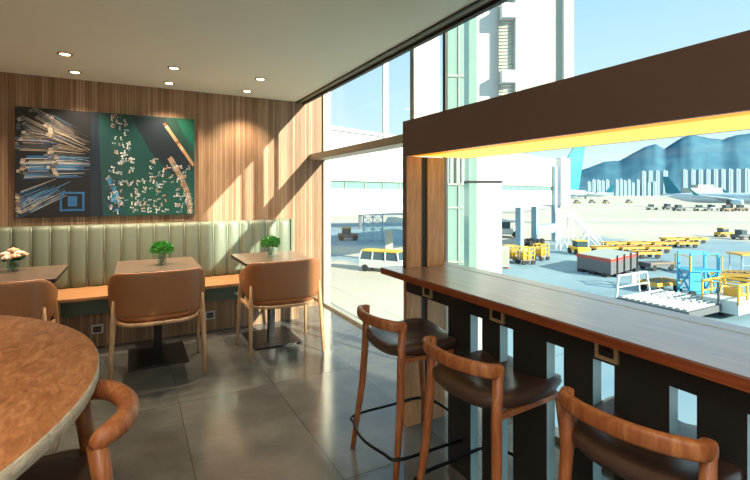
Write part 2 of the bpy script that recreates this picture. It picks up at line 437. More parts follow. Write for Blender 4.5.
# ------------------------------------------------------------------ artwork
def picture():
    t = empty('wall_picture', (-.92, YB, 1.128), 0, 'wide aerial picture of towers and harbour boats on the wood wall', 'picture')
    w, h = 1.485, .992
    MB().box(0, w, -.035, 0, 0, h).build('canvas', M['tabledge'], t)
    k = NT('printed harbour picture'); at = k.n('Attribute', attribute_name='ink'); k.l(at.outputs[0], k.b.inputs['Base Color']); k.b.inputs['Roughness'].default_value = .4
    bm = bmesh.new(); cl = bm.loops.layers.float_color.new('ink'); st = [0]
    def poly(ps, col):
        st[0] += 1; y = -.0355 - st[0] * 4e-6
        ps = [(min(max(a, 0), w), min(max(b, 0), h)) for a, b in ps]
        vs = [bm.verts.new((a, y, b)) for a, b in ps]
        try: f = bm.faces.new(vs)
        except ValueError: return
        for l in f.loops: l[cl] = lin(col)
    def q(cx, cy, a, b, ang, col):
        c, s = math.cos(ang), math.sin(ang)
        poly([(cx + i * a / 2 * c - j * b / 2 * s, cy + i * a / 2 * s + j * b / 2 * c) for i, j in ((-1, -1), (1, -1), (1, 1), (-1, 1))], col)
    # crop pixel frame of the picture (0..613, 0..375) mapped to metres
    sx, sy = w / 613, h / 372
    def P(x, y): return (x * sx, h - y * sy)
    poly([P(0, 0), P(240, 0), P(240, 372), P(0, 372)], '0B1016')
    poly([P(240, 0), P(613, 0), P(613, 372), P(240, 372)], '083E3C')
    poly([P(300, 372), P(613, 372), P(613, 250), P(420, 240)], '08463F')
    poly([P(235, 0), P(262, 0), P(262, 372), P(235, 372)], '10202F')
    poly([P(262, 40), P(350, 190), P(350, 372), P(262, 372)], '123A3C')
    poly([P(375, 10), P(500, 0), P(613, 200), P(520, 215), P(440, 130)], '10202A')
    poly([P(262, 80), P(275, 372), P(262, 372)], '0E1A26')
    poly([P(520, 0), P(613, 0), P(613, 110)], '0A5040')
    poly([P(500, 10), P(540, 0), P(613, 150), P(613, 190)], '12352F')
    for k2 in range(14):
        a = P(500 + k2 * 8, 30 + k2 * 11); q(a[0], a[1], .05, .03, -.95, random.choice(['A9805F', 'B89A7F', '6B4A36', 'A58265']))
    for k2 in range(20):
        an = k2 / 19; a = P(520 + 75 * math.sin(an * 1.6), 160 + 200 * an); q(a[0], a[1], .045, .05, -.9 - .6 * an, random.choice(['94806E', 'AE9884', '7A6553']))
    cl_b = [(330, 40, 28, 50, 22), (345, 140, 35, 40, 26), (335, 215, 45, 50, 26), (350, 300, 50, 60, 40), (450, 300, 55, 60, 50), (480, 215, 40, 30, 16), (560, 240, 35, 60, 22), (570, 330, 35, 40, 24), (450, 160, 20, 14, 6), (320, 330, 25, 45, 16)]
    for cx, cy, rx, ry, n in cl_b:
        for _ in range(n):
            x = cx + random.uniform(-1, 1) * rx; y = cy + random.uniform(-1, 1) * ry
            x = min(max(x, 268), 600); y = min(max(y, 8), 362)
            a = P(x, y); ang = random.uniform(-.9, .9); b = random.choice([0, PI / 2]) + ang * .5
            q(a[0], a[1], .032, .013, b, random.choice(['8DA8A8', 'C5CED0', 'B9B9B0', '6E8FA4', 'A08C78', 'D6DADA']))
            q(a[0] + .003, a[1], .016, .008, b, random.choice(['2A3F48', 'A8643C', '35627E', '1C2A2E']))
    for _ in range(26):
        a = P(random.uniform(285, 340), random.uniform(230, 360)); q(a[0], a[1], .03, .04, random.uniform(-.3, .3), random.choice(['2C6E96', '16405C', '4C8FB4', '1B2F3E']))
    # towers seen from above, roofs at the hub and walls streaking to the right
    bl = [(20, 55, -28), (35, 100, -8), (10, 120, 0), (100, 40, -30), (110, 75, -25), (115, 145, -10), (105, 165, -4), (30, 190, 2), (20, 215, 4), (115, 210, 3), (120, 185, 0), (15, 310, 25), (40, 330, 30), (10, 350, 34), (60, 15, -34)]
    for x, y, an in bl:
        a0 = R(-an)
        for s in range(13):
            oy = (s - 6) * 4.2; L = random.uniform(60, 125)
            c = random.choice(['6F6658', '4C4D50', '8A8276', '333E4C', '2C5F8C', '9A9286', '342F2C'])
            if 180 < y < 225 or y > 300: c = random.choice(['2E6EA8', '5B8DB5', 'A8A69C', '1D3B58', '3F6F94'])
            x0, y0 = x + random.uniform(0, 12), y + oy; x1, y1 = x0 + L, y0 - L * math.tan(R(an)) * .9
            x1 = min(x1, 232)
            poly([P(x0, y0 - 1.6), P(x1, y1 - .6), P(x1, y1 + .6), P(x0, y0 + 1.6)], c)
        for s in range(10):
            a = P(max(6, x + random.uniform(-14, 10)), min(max(y + random.uniform(-20, 20), 6), 366)); q(a[0], a[1], .034, .026, a0, random.choice(['94897A', '605A54', '14181E', 'A9A294', '46525E']))
    for a, b, c, d in [(135, 285, 215, 292), (135, 345, 215, 352), (135, 285, 142, 352), (207, 285, 214, 352), (160, 300, 190, 336)]:
        poly([P(a, b), P(c, b), P(c, d), P(a, d)], '1F5A8C')
    bmesh.ops.recalc_face_normals(bm, faces=bm.faces[:])
    me = bpy.data.meshes.new('print'); bm.to_mesh(me); bm.free(); me.materials.append(k.m)
    o = bpy.data.objects.new('printed_image', me); C.objects.link(o); o.parent = t
picture()

# ------------------------------------------------------------------ square tables
def cafe_table():
    t = empty('cafe_table')
    w, d = .30, .34
    MB().box(-w, w, -d, d, .752, .76, .002).build('tabletop', M['tabletop'], t)
    m = MB(); m.loft([[Vector((sx * a, sy * b, z)) for sx, sy in ((-1, -1), (1, -1), (1, 1), (-1, 1))] for a, b, z in ((w - .025, d - .025, .712), (w, d, .732), (w, d, .752))], True, False)
    m.build('table_edge', M['tabledge'], t)
    MB().box(-.03, .03, -.03, .03, .012, .712, .003).build('column', M['black'], t)
    MB().box(-.215, .215, -.265, .265, 0, .012, .003).build('base_plate', M['black'], t)
    m = MB(); m.box(-.12, .12, -.15, .15, .702, .712); m.build('bracket', M['black'], t)
    return t
ct = cafe_table(); ct.location = (-.77, 4.1, 0)
tag(ct, 'leftmost square cafe table by the bench, holding the white flowers', 'table', 'square cafe tables along the bench')
dup(ct, (.18, 4.1, 0), 0, 'middle square cafe table by the bench, below the picture right edge')
dup(ct, (1.13, 4.1, 0), 0, 'rightmost square cafe table by the bench, nearest the window')

# ------------------------------------------------------------------ tub chairs
def tub_chair():
    t = empty('tub_chair')
    h = [(.298, .12), (.305, .02), (.30, -.10), (.275, -.19), (.215, -.245), (.11, -.27), (0, -.276)]
    path = catmull([Vector((-x, y, 0)) for x, y in h] + [Vector((x, y, 0)) for x, y in reversed(h[:-1])], 5)
    def top(q):
        e = min(q, 1 - q); k = min(1, e / .30); k = k * k * (3 - 2 * k); return .655 + .14 * k
    def bot(q):
        e = min(q, 1 - q); k = min(1, e / .25); return .56 - .085 * k * k * (3 - 2 * k)
    flatsweep(MB(), path, lambda q: .038, top, bot, .012).build('backrest', M['tan'], t)
    MB().pad([(.90, .432), (.98, .44), (1, .455), (.97, .472), (.8, .482), (.4, .487)], (.27, .265), None, 40, 3.2, 0, .015).build('seat', M['tanseat'], t)
    MB().pad([(.96, .405), (1, .41), (1, .425), (.98, .432)], (.285, .28), None, 40, 3.2, 0, .015).build('seat_frame', M['chairwood'], t)
    for sx in (-1, 1):
        MB().tube([(sx * .305, -.27, 0), (sx * .298, -.245, .30), (sx * .292, -.225, .45), (sx * .288, -.212, .60)], [.011, .016, .018, .010], 12).build('leg', M['chairwood'], t)
        MB().tube([(sx * .318, .235, 0), (sx * .305, .20, .35), (sx * .30, .17, .52), (sx * .302, .12, .60)], [.011, .016, .018, .011], 12).build('leg', M['chairwood'], t)
        MB().bar((sx * .29, -.21, .418), (sx * .295, .18, .418), .018, .024).build('side_rail', M['chairwood'], t)
    return t
tc = tub_chair(); tc.location = (-.80, 3.80, 0)
tag(tc, 'leftmost tan leather tub chair, partly hidden behind the round table', 'chair', 'tan leather tub chairs at the cafe tables')
dup(tc, (.17, 3.79, 0), 0, 'middle tan leather tub chair with its back turned, below the picture')
dup(tc, (1.125, 3.82, 0), R(-1), 'rightmost tan leather tub chair, standing in sunlight by the window')

# ------------------------------------------------------------------ vases
def vase_base(t):
    n = 16; m = MB()
    out = [(.028, 0), (.034, .004), (.036, .03), (.035, .075)]; inn = [(.031, .075), (.032, .03), (.028, .01)]
    rings = [[Vector(((r + (.002 if j % 2 else -.001)) * math.cos(2 * PI * j / n), (r + (.002 if j % 2 else -.001)) * math.sin(2 * PI * j / n), z)) for j in range(n)] for r, z in out + inn]
    m.loft(rings, True, False); m.build('vase', M['vase'], t)
def leafcloud(t, name, mat, n, cz, rx, rz, size, seed):
    random.seed(seed); m = MB()
    for i in range(n):
        th = random.uniform(0, 2 * PI); ph = math.acos(random.uniform(-.6, 1)); r = random.uniform(.55, 1)
        c = Vector((rx * r * math.sin(ph) * math.cos(th), rx * r * math.sin(ph) * math.sin(th), cz + rz * r * math.cos(ph)))
        a = Vector((random.uniform(-1, 1), random.uniform(-1, 1), random.uniform(-.3, 1))).normalized()
        b = a.cross(Vector((random.random(), random.random(), .3))).normalized(); s = size * random.uniform(.7, 1.3); nn = a.cross(b) * s * .18
        v = [m.bm.verts.new(c + q) for q in (-a * s, b * s * .5 + nn, a * s, -b * s * .5 + nn)]
        m._f(v, True)
    return m.build(name, mat, t)
def green_vase(loc, lab, seed):
    t = empty('potted_plant', loc, 0, lab, 'plant', 'small green plants in cut glass vases')
    vase_base(t)
    m = MB()
    for i in range(9):
        a = i * .7; m.tube([(.01 * math.cos(a), .01 * math.sin(a), .012), (.018 * math.cos(a), .018 * math.sin(a), .07), (.05 * math.cos(a), .05 * math.sin(a), .12)], .0018, 5)
    m.build('stem', M['leafd'], t)
    leafcloud(t, 'foliage', M['leaf'], 560, .125, .092, .068, .014, seed)
green_vase((.21, 4.09, .76), 'small green plant in cut glass vase on the middle cafe table', 3)
green_vase((1.13, 4.12, .76), 'small green plant in cut glass vase on the cafe table nearest the window', 4)
t = empty('flower_vase', (-.80, 4.28, .76), 0, 'cream and peach flowers in a cut glass vase on the left table', 'flowers')
vase_base(t)
m = MB()
for i in range(8):
    a = i * .8; m.tube([(.01 * math.cos(a), .01 * math.sin(a), .012), (.016 * math.cos(a), .016 * math.sin(a), .07), (.04 * math.cos(a), .04 * math.sin(a), .12)], .002, 5)
m.build('stem', M['leaf'], t)
leafcloud(t, 'foliage', M['leafd'], 130, .10, .075, .03, .02, 9)
random.seed(5)
for i, (x, y, z) in enumerate([(0, 0, .165), (.04, -.02, .145), (-.04, -.025, .14), (.02, -.055, .125), (-.01, .045, .14), (-.055, .02, .125), (.055, .03, .125), (-.025, -.06, .115)]):
    m = MB()
    for L in range(3):
        for j in range(5 + L):
            a = 2 * PI * j / (5 + L) + L; r = .008 + .008 * L
            m.sphere((x + r * math.cos(a), y + r * math.sin(a), z - .004 * L), .011 + .002 * L, 1, 1, .75, 8, 5)
    m.sphere((x, y, z), .012, 1, 1, 1.1, 8, 6)
    m.build('blossom', M['petal'] if i % 3 else M['peach'], t)

# ------------------------------------------------------------------ round table and its chair
RC = (-1.39, 1.82)
t = empty('round_table', (RC[0], RC[1], 0), 0, 'large round brown table with pale speckled edge in the left foreground', 'table')
n = 128; r = 1.285
def circ(r, z): return [Vector((r * math.cos(2 * PI * j / n), r * math.sin(2 * PI * j / n), z)) for j in range(n)]
MB().loft([circ(r - .004, .744), circ(r - .003, .749), circ(r - .006, .75)]).build('tabletop', M['tableround'], t)
MB().loft([circ(r - .006, .702), circ(r, .706), circ(r, .745), circ(r - .0035, .7488), circ(r - .0035, .744)]).build('rim', M['rim'], t)
MB().loft([circ(.06, .03), circ(.06, .68), circ(.30, .702)]).build('pedestal', M['black'], t)
MB().loft([circ(.42, 0), circ(.42, .015), circ(.36, .03)]).build('base_plate', M['black'], t)

def bent_chair(name, seat_z, rail_z, w, dep, foot, seatmat, woodmat):
    """chair facing +Y: four legs, padded seat, bent top rail on the rear posts"""
    t = empty(name)
    return t
t = empty('bentwood_chair', (-.28, 1.605, 0), R(101), 'curved bentwood armchair with brown leather seat at the round table edge', 'chair')
pth = catmull([(-.176, -.160, .645), (-.178, -.176, .664), (-.158, -.212, .673), (-.10, -.250, .674), (0, -.268, .674), (.10, -.250, .674), (.158, -.212, .673), (.178, -.176, .664), (.176, -.160, .645)], 6)
rad = [.025 + .007 * min(1, 4 * min(i, len(pth) - 1 - i) / (len(pth) - 1)) for i in range(len(pth))]
MB().tube(pth, rad, 16).build('backrest', M['stoolwood'], t)
for sx in (-1, 1):
    MB().tube([(sx * .20, -.23, 0), (sx * .19, -.205, .3), (sx * .182, -.180, .5), (sx * .176, -.162, .645)], [.016, .022, .025, .027], 14).build('leg', M['stoolwood'], t)
    MB().tube([(sx * .235, .22, 0), (sx * .22, .2, .41)], [.014, .022], 14).build('leg', M['stoolwood'], t)
MB().pad([(.88, .425), (.98, .435), (1, .452), (.96, .47), (.7, .478), (.3, .48)], (.235, .235), None, 40, 3.4, 0, .0).build('seat', M['leather'], t)
MB().pad([(1, .39), (1, .425)], (.225, .225), None, 40, 4, 0, 0).build('seat_frame', M['stoolwood'], t)

# ------------------------------------------------------------------ bar stools
def bar_stool():
    t = empty('bar_stool')
    p = catmull([(-.182, -.160, 0), (-.180, -.185, 0), (-.162, -.220, 0), (-.10, -.252, 0), (0, -.266, 0), (.10, -.252, 0), (.162, -.220, 0), (.180, -.185, 0), (.182, -.160, 0)], 6)
    def zt(q): e = min(q, 1 - q); return .768 - .012 * (1 - min(1, e / .3))
    flatsweep(MB(), p, lambda q: .030, zt, lambda q: zt(q) - .05, 0, 3).build('backrest', M['stoolwood'], t)
    for sx in (-1, 1):
        for nm, pts, rr in (('leg', [(sx * .215, -.24, 0), (sx * .190, -.195, .35), (sx * .178, -.183, .56), (sx * .179, -.176, .755)], [.013, .018, .019, .018]),
                            ('leg', [(sx * .212, .225, 0), (sx * .19, .185, .35), (sx * .175, .165, .565)], [.012, .017, .018])):
            MB().tube(pts, rr, 14).build(nm, M['stoolwood'], t)
        MB().bar((sx * .180, -.18, .578), (sx * .170, .165, .572), .018, .02).build('side_rail', M['stoolwood'], t)
    def saddle(x, y): return .026 * (x / .21) ** 2 - .012 * (y / .2) + .030 * max(0, y / .2) * (abs(x) / .2)
    MB().pad([(.78, .560), (.93, .567), (1, .590), (.985, .610), (.9, .619), (.6, .621), (.25, .617)], (.205, .222), saddle, 48, 3.6, 0, .005).build('seat', M['leather'], t)
    MB().bar((-.18, .168, .56), (.18, .168, .56), .02, .03).build('front_rail', M['stoolwood'], t)
    q = []
    for x, y in [(-.225, -.225), (-.15, -.262), (0, -.29), (.15, -.262), (.225, -.225), (.232, 0), (.215, .215), (.0, .25), (-.215, .215), (-.232, 0)]:
        q.append(Vector((x, y, .165)))
    q2 = catmull(q[-1:] + q + q[:2], 6)[6:-6]
    MB().tube(q2[:-1], .0075, 10, True).build('footrest', M['ring'], t)
    return t
bs = bar_stool(); bs.location = (1.262, 1.912, 0); bs.rotation_euler = (0, 0, R(-90))
tag(bs, 'wooden bar stool with brown leather seat, farthest along by the pale column', 'bar stool', 'bar stools at the window counter')
dup(bs, (1.272, 1.335, 0), R(-86.5), 'wooden bar stool with brown leather seat, middle one at the window counter')
dup(bs, (1.362, .757, 0), R(-82), 'wooden bar stool nearest the camera, at the bottom right of the photo')

# ------------------------------------------------------------------ counter
HC = .915; CX0, CX1 = 1.275, 1.747; CY1 = 2.275; CY0 = -2.4
t = empty('window_counter', (1.5, 0, 0), 0, 'long walnut bar counter with dark slatted front running along the window', 'counter')
def cb(x0, x1, y0, y1, z0, z1, bev=0): return MB().box(x0 - 1.5, x1 - 1.5, y0, y1, z0, z1, bev)
cb(CX0 + .001, CX1 - .001, CY0, CY1, HC - .006, HC).build('countertop', M['counter'], t)
cb(CX0, CX1, CY0 - .001, CY1 + .001, HC - .036, HC - .006).build('counter_edge', M['counteredge'], t)
cb(1.655, 1.662, CY0, 2.16, HC - .0005, HC + .0008).build('inlay_strip', M['piping'], t)
cb(1.38, 1.42, CY0, 2.163, .785, HC - .036).build('apron', M['board'], t)
def yat(px, X=1.382):
    u = px - 133; return (445 / CT * X / u - ST * X) / CT
edges = [(448, 470.6), (482, 500), (513, 546.8), (563.7, 593), (614.3, 669.4), (696.8, 747.4)]
ys = [(yat(b), yat(a)) for a, b in edges]
per = (ys[0][0] - ys[2][0])
y0, y1 = ys[-1]
ext = [(ys[4][0] - .44, ys[4][1] - .44), (ys[5][0] - .44, ys[5][1] - .44)]
k = 1
while True:
    a = [(ys[4][0] - .44 * (k + 0), ys[4][1] - .44 * k), (ys[5][0] - .44 * k, ys[5][1] - .44 * k)]
    if a[1][0] < CY0 + .1: break
    ys += a; k += 1
for a, b in ys:
    o = cb(1.382, 1.427, a, b, 0, .785)
    # front dark; edge faces painted teal grey to show light falling on them
    bo = o.build('slat_board', [M['board'], M['sideb']], t)
    for f in bo.data.polygons:
        if abs(f.normal.y) > .9: f.material_index = 1
def csock(px, lab):
    t = empty('counter_socket', (1.38, yat(px, 1.372), .838), R(-90), lab, 'power socket', 'power sockets on the counter front')
    w = .04
    m = MB()
    m.box(-w, w, -.010, 0, .028, .040).box(-w, w, -.010, 0, -.042, -.030).box(-w, -w + .012, -.010, 0, -.03, .028).box(w - .012, w, -.010, 0, -.03, .028)
    m.build('frame', M['socketframe'], t)
    MB().box(-w + .012, w - .012, -.006, 0, -.03, .028).build('insert', M['socket'], t)
    MB().box(-.012, .012, -.0075, -.006, -.012, .012).build('outlet', M['black'], t)
csock(427, 'small metal framed socket under the counter front, leftmost one beside the column')
csock(496.5, 'small metal framed socket under the counter front, above the middle stool')
csock(606, 'small metal framed socket under the counter front, nearest the camera')

# ------------------------------------------------------------------ portal frame round the counter window
t = empty('window_surround', (1.38, 2.2, 0), 0, 'dark bronze beam with amber light strip on an oak column over the counter', 'beam')
def pb(x0, x1, y0, y1, z0, z1, bev=0): return MB().box(x0 - 1.38, x1 - 1.38, y0 - 2.2, y1 - 2.2, z0, z1, bev)
BZ0, BZ1 = 1.562, 1.766
pb(1.38, 1.40, -2.4, 2.2, BZ0, BZ1, .001).build('fascia', M['beam'], t)
pb(1.40, 1.845, -2.4, 2.2, BZ1 - .02, BZ1).build('cover', M['beam'], t)
pb(1.825, 1.845, -2.4, 2.2, BZ0 + .004, BZ1 - .02).build('back_panel', M['beam'], t)
pb(1.40, 1.48, -2.4, 2.165, BZ0 + .002, BZ0 + .012).build('light_strip', M['led'], t)
pb(1.48, 1.825, -2.4, 2.165, BZ0 + .004, BZ0 + .012).build('light_diffuser', M['led2'], t)
pb(1.386, 1.487, 2.165, 2.2, 0, HC - .037).build('column', M['colwood'], t)
pb(1.386, 1.488, 2.165, 2.2, HC + .001, BZ0).build('column', M['colwood'], t)
pb(1.380, 1.386, 2.162, 2.2, HC + .001, BZ0).build('edge_strip', M['beam'], t)
for z0, z1 in ((0, HC - .037), (HC + .001, BZ0)):
    pb(1.488, 1.532, 2.175, 2.2, z0, z1).build('steel_post', M['dark'], t)
    pb(1.532, 1.657, 2.165, 2.2, z0, z1).build('column', M['colwood'], t)

# ------------------------------------------------------------------ outside: ground
def quadgrid():
    bm = bmesh.new(); 
    N = 260
    xs = [-60 + (i / N) ** 2.2 * 2600 + i * .55 for i in range(N + 1)]
    ysn = [-200 + 2400 * (j / N) ** 1.0 for j in range(3)]
    return bm
bm = bmesh.new(); lay = bm.verts.layers.float.new('asphalt')
NR, NP = 150, 170
def asp(px, d):
    py = 193 + 445 * (CAMH - GZ) / d
    def s(x): return max(0, min(1, x))
    edge = 239 + .02 * (px - 600) + (0 if px > 560 else (560 - px) * .12)      # limit of the asphalt stand
    a = s((py - edge - 2.5 * math.sin(px * .05)) / 1.5)
    if px < 560: a = a * s((px - 470) / 6)
    if px < 440: a = s((py - 222) / 2) * s((247 - py) / 2) + s((py - 253 - (px - 325) * .1) / 1) * s((258 + (px - 325) * .17 - py) / 1)
    b = s((py - 221.5) / .7) * s((223.6 - py) / .7) * .5 if px > 570 else 0
    return max(a, b)
grid = []
for i in range(NR + 1):
    d = 2.4 * (3200 / 2.4) ** (i / NR)
    row = []
    for j in range(NP + 1):
        px = -500 + 2600 * j / NP if False else (-900 + 1100 * j / 20 if j < 20 else (200 + 700 * (j - 20) / 130 if j < 150 else 900 + 1500 * (j - 150) / 20))
        p = W(px, d, GZ); v = bm.verts.new(p); v[lay] = asp(px, d); row.append(v)
    grid.append(row)
for i in range(NR):
    for j in range(NP):
        bm.faces.new([grid[i][j], grid[i][j + 1], grid[i + 1][j + 1], grid[i + 1][j]])
bmesh.ops.recalc_face_normals(bm, faces=bm.faces[:])
if sum(f.normal.z for f in bm.faces) < 0: bmesh.ops.reverse_faces(bm, faces=bm.faces[:])
me = bpy.data.meshes.new('ground'); bm.to_mesh(me); bm.free(); me.materials.append(M['apron'])
o = bpy.data.objects.new('ground', me); C.objects.link(o); tag(o, kind='structure')

# ------------------------------------------------------------------ mountains
def ridge(name, prof, d, mat, depth, seed):
    m = MB(); rows = []
    cols = []
    for k2 in range(len(prof) - 1):
        (a, ya), (b, yb) = prof[k2], prof[k2 + 1]; n = max(2, int((b - a) / 2.5))
        for i in range(n): cols.append((a + (b - a) * i / n, ya + (yb - ya) * i / n))
    cols.append(prof[-1])
    V = []
    for px, py in cols:
        h = (193 - py) * d / 445; col = []
        for s in range(15):
            q = s / 14; dd = d - depth * (1 - q) if s <= 11 else d + depth * (q - 11 / 14)
            f = (min(1, q / (11 / 14))) if s <= 11 else 1 - (q - 11 / 14) * 3
            nz = noise.fractal(Vector((px * .06 + seed, q * 3, 0)), 1, 2, 5) * .05 * (0 if s in (0, 11) else 1)
            z = max(0, f ** 1.15 + nz * (1 - abs(2 * f - 1))) * h
            if s == 11: z = h * (1 + .015 * noise.noise(Vector((px * .5, seed, 0))))
            col.append(m.bm.verts.new(W(px * 1.0, d if False else dd, z + (CAMH - 8 if s == 0 else 0))))
        V.append(col)
    for i in range(len(V) - 1):
        for s in range(14): m._f([V[i][s], V[i + 1][s], V[i + 1][s + 1], V[i][s + 1]], True)
    return m.build(name, mat)
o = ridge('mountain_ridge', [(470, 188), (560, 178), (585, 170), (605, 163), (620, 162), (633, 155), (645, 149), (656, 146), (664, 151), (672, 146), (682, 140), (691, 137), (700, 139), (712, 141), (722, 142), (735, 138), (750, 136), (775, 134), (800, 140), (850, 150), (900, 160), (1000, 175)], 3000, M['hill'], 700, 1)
tag(o, 'hazy blue mountain range on the horizon behind the towers', 'mountain')

# ------------------------------------------------------------------ city towers
def tower(px0, px1, ytop, d, lab, grp, proto=[None]):
    c = W((px0 + px1) / 2, d, GZ); w = (px1 - px0) * d / 445; h = (193 - ytop) * d / 445 + CAMH - GZ
    t = empty('high_rise', c, -TH, lab, 'tower block', grp)
    m = MB(); m.box(-w / 2, w / 2, -w / 2, w / 2, 0, h).box(-w * .2, w * .2, -w * .2, w * .2, h, h + 3)
    m.box(-w * .56, w * .56, -w * .2, w * .2, 0, h - 2).box(-w * .12, w * .12, -w * .56, w * .56, 0, h - 1.5)
    m.build('block', M['tower'], t)
g1, g2, g3 = 'pale tower blocks in a far row right of the plane tails', 'pale tower blocks at the far left', 'pale tower blocks in the middle distance'
for i, x in enumerate([684, 692, 699.5, 707, 714.5, 722, 729.5, 737]):
    tower(x - 2.1, x + 2.1, 170.0 - .1 * i, 1500, 'slim pale high rise tower, one of the even row at right', g1)
tower(743, 748.5, 169, 1400, 'widest pale high rise tower at the far right of the row', None)
for i, (a, b, y) in enumerate([(587, 590.5, 182), (591.5, 595, 180), (596, 600, 180.5), (601, 604, 181), (605, 608.5, 180)]):
    tower(a, b, y, 1300, 'pale high rise tower in the leftmost city cluster', g2)
for i, (a, b, y) in enumerate([(615, 618, 180), (619, 622, 179.5), (623, 626, 181), (627, 630, 180), (631, 634, 183), (636, 639, 180), (641, 645, 182), (647, 650, 183), (652, 656, 182)]):
    tower(a, b, y, 1300, 'pale high rise tower in the middle city cluster', g3)
for i, (a, b, y) in enumerate([(641, 645, 171.5), (647.5, 651.5, 171), (655, 658.5, 171), (662, 666.5, 171)]):
    tower(a, b, y, 1500, 'pale high rise tower in the back group of four', 'pale high rise towers in the back group of four')
m = MB(); c = W(702, 700, GZ); m.box(-24, 24, -10, 10, 0, 16, 0); m.box(-12, 12, -8, 8, 16, 21)
for i in range(8): m.box(-22 + i * 6, -18 + i * 6, -10.3, -10, 4, 12)
o = m.build('hangar_building', M['offw']); o.location = c; o.rotation_euler = (0, 0, -TH); tag(o, 'low pale terminal building behind the parked aircraft', 'building')

# ------------------------------------------------------------------ aircraft
def fus_rings(L, r, n=20):
    prof = [(0, .04, .35), (.02, .35, .15), (.06, .72, .03), (.12, .97, 0), (.2, 1, 0), (.7, 1, 0), (.8, .86, .10), (.9, .52, .36), (.97, .22, .6), (1, .06, .68)]
    return [[Vector((q * L, r * s * math.cos(2 * PI * j / n), r * (dz + s * math.sin(2 * PI * j / n)))) for j in range(n)] for q, s, dz in prof]
def airplane(loc, rz, L, lab, tailmat, wing=True):
    """nose at +x*0, tail at +x*L"""
    t = empty('airplane', loc, rz, lab, 'airplane', 'parked airliners')
    r = L * .047; zc = r * 1.9
    m = MB(); m.loft([[v + Vector((0, 0, zc)) for v in ring] for ring in fus_rings(L, r)]); m.build('fuselage', M['fus'], t)
    f = MB(); f.extr([(.83 * L, -.15, zc + r * .8), (.945 * L, -.15, zc + r * 4.4), (.995 * L, -.15, zc + r * 4.4), (.965 * L, -.15, zc + r * .9)], (0, .3, 0)); f.build('tail_fin', tailmat, t)
    for s in (-1, 1):
        w = MB(); w.loft([[Vector((x, s * y, z + h)) for x, h in ((x0, 0), (x0 + c * .4, th), (x0 + c, 0), (x0 + c * .4, -th * .6))] for x0, y, z, c, th in
                          ((.33 * L, r * .6, zc - r * .5, .2 * L, .7), (.42 * L, L * .17, zc + .2, .11 * L, .4), (.56 * L, L * .44, zc + 1.6, .04 * L, .2))]); w.build('wing', M['fusb'], t)
        if wing: w = MB(); w.extr([(.56 * L, s * L * .44, zc + 1.6), (.60 * L, s * L * .44, zc + 1.6), (.635 * L, s * L * .465, zc + 5.2), (.625 * L, s * L * .465, zc + 5.2)], (0, .2 * s, 0)); w.build('winglet', M['teal'], t)
        w = MB(); w.loft([[Vector((x, s * y, zc + r * .4 + h)) for x, h in ((x0, .2), (x0 + c, 0), (x0 + c * .5, -.2))] for x0, y, c in ((.88 * L, r * .3, .08 * L), (.96 * L, L * .14, .03 * L))]); w.build('tailplane', M['fusb'], t)
        e = MB(); n = 16; ex, ey, ez = .33 * L, s * L * .15, zc - r * .75
        e.loft([[Vector((ex + x, ey + rr * math.cos(2 * PI * j / n), ez + rr * math.sin(2 * PI * j / n))) for j in range(n)] for x, rr in ((0, 1.25), (.6, 1.5), (3.2, 1.4), (5, .8))]); e.build('engine', M['fusb'], t)
        g = MB(); g.box(.46 * L - .8, .46 * L + .8, s * r - .4, s * r + .4, 0, zc - r * .6); g.build('landing_gear', M['slate'], t)
    g = MB(); g.box(.1 * L - .3, .1 * L + .3, -.3, .3, 0, zc - r * .6); g.build('landing_gear', M['slate'], t)
    w = MB()
    for i in range(34):
        for s in (-1, 1): w.box(.13 * L + i * .018 * L, .13 * L + i * .018 * L + .3, s * r * .985 - .03, s * r * .985 + .03, zc + r * .12, zc + r * .12 + .45)
    w.build('cabin_window', M['win'], t)
    return t
def heading(p_nose, p_tail): v = (p_tail - p_nose); return math.atan2(v.y, v.x)
def plane_at(pxn, dn, pxt, dt, lab, tm, wing=True):
    a, b = W(pxn, dn, GZ), W(pxt, dt, GZ); return airplane(a, heading(a, b), (b - a).length, lab, tm, wing)
plane_at(800, 215, 662, 262, 'white airliner with a blue tail at right, parked before the towers', M['teald'])
plane_at(562, 620, 614, 600, 'distant white airliner at left with a small blue tail', M['teald'])
# tail of a near airliner behind the boarding bridge
plane_at(330, 98, 586, 118, 'airliner mostly behind the boarding bridge with tall bright teal tail', M['teal'], False)

# ------------------------------------------------------------------ boarding bridge
A = W(300, 34.5); B = W(558, 74)
ang = math.atan2(B.y - A.y, B.x - A.x); LB = (B - A).length
t = empty('boarding_bridge', (A.x, A.y, GZ), ang, 'long white glazed boarding bridge crossing behind the windows', 'boarding bridge')
zb = -.55 - GZ; zt_ = 6.9 - GZ
MB().box(0, LB, 0, 4, zb, zb + 2.25).build('lower_wall', M['white'], t)
MB().box(0, LB, .12, 3.9, zb + 2.25, zb + 2.95).build('glazing', M['pglass'], t)
MB().box(0, LB, 0, 4, zb + 2.95, zt_ - .3).box(-.1, LB + .1, -.2, 4.2, zt_ - .3, zt_).build('roof', M['white'], t)
m = MB()
nn = 22
for i in range(nn + 1):
    x = LB * i / nn; m.box(x - .04, x + .04, -.03, 0, zb, zb + 3.9)
m.box(0, LB, -.05, 0, zb + 2.92, zb + 2.98).box(0, LB, -.05, 0, zb + 3.85, zb + 3.92)
m.build('joint', M['alu'], t)
m = MB()
m.box(LB - 1.0, LB + 3.0, -1.0, 5, zb - .3, zt_ + .3, .2); m.build('cab', M['white'], t)
MB().box(LB - 2.6, LB - 1.6, -.5, -.1, zb - 1.2, zt_ - 1.2).build('shaft', M['blueleg'], t)
for x, w in ((LB * .34, .8), (LB * .74, 1.1), (LB * .84, .9), (LB - .2, 1.6)):
    MB().box(x - w / 2, x + w / 2, -.1, .7, 0, zb - .2).build('leg', M['blueleg'], t)
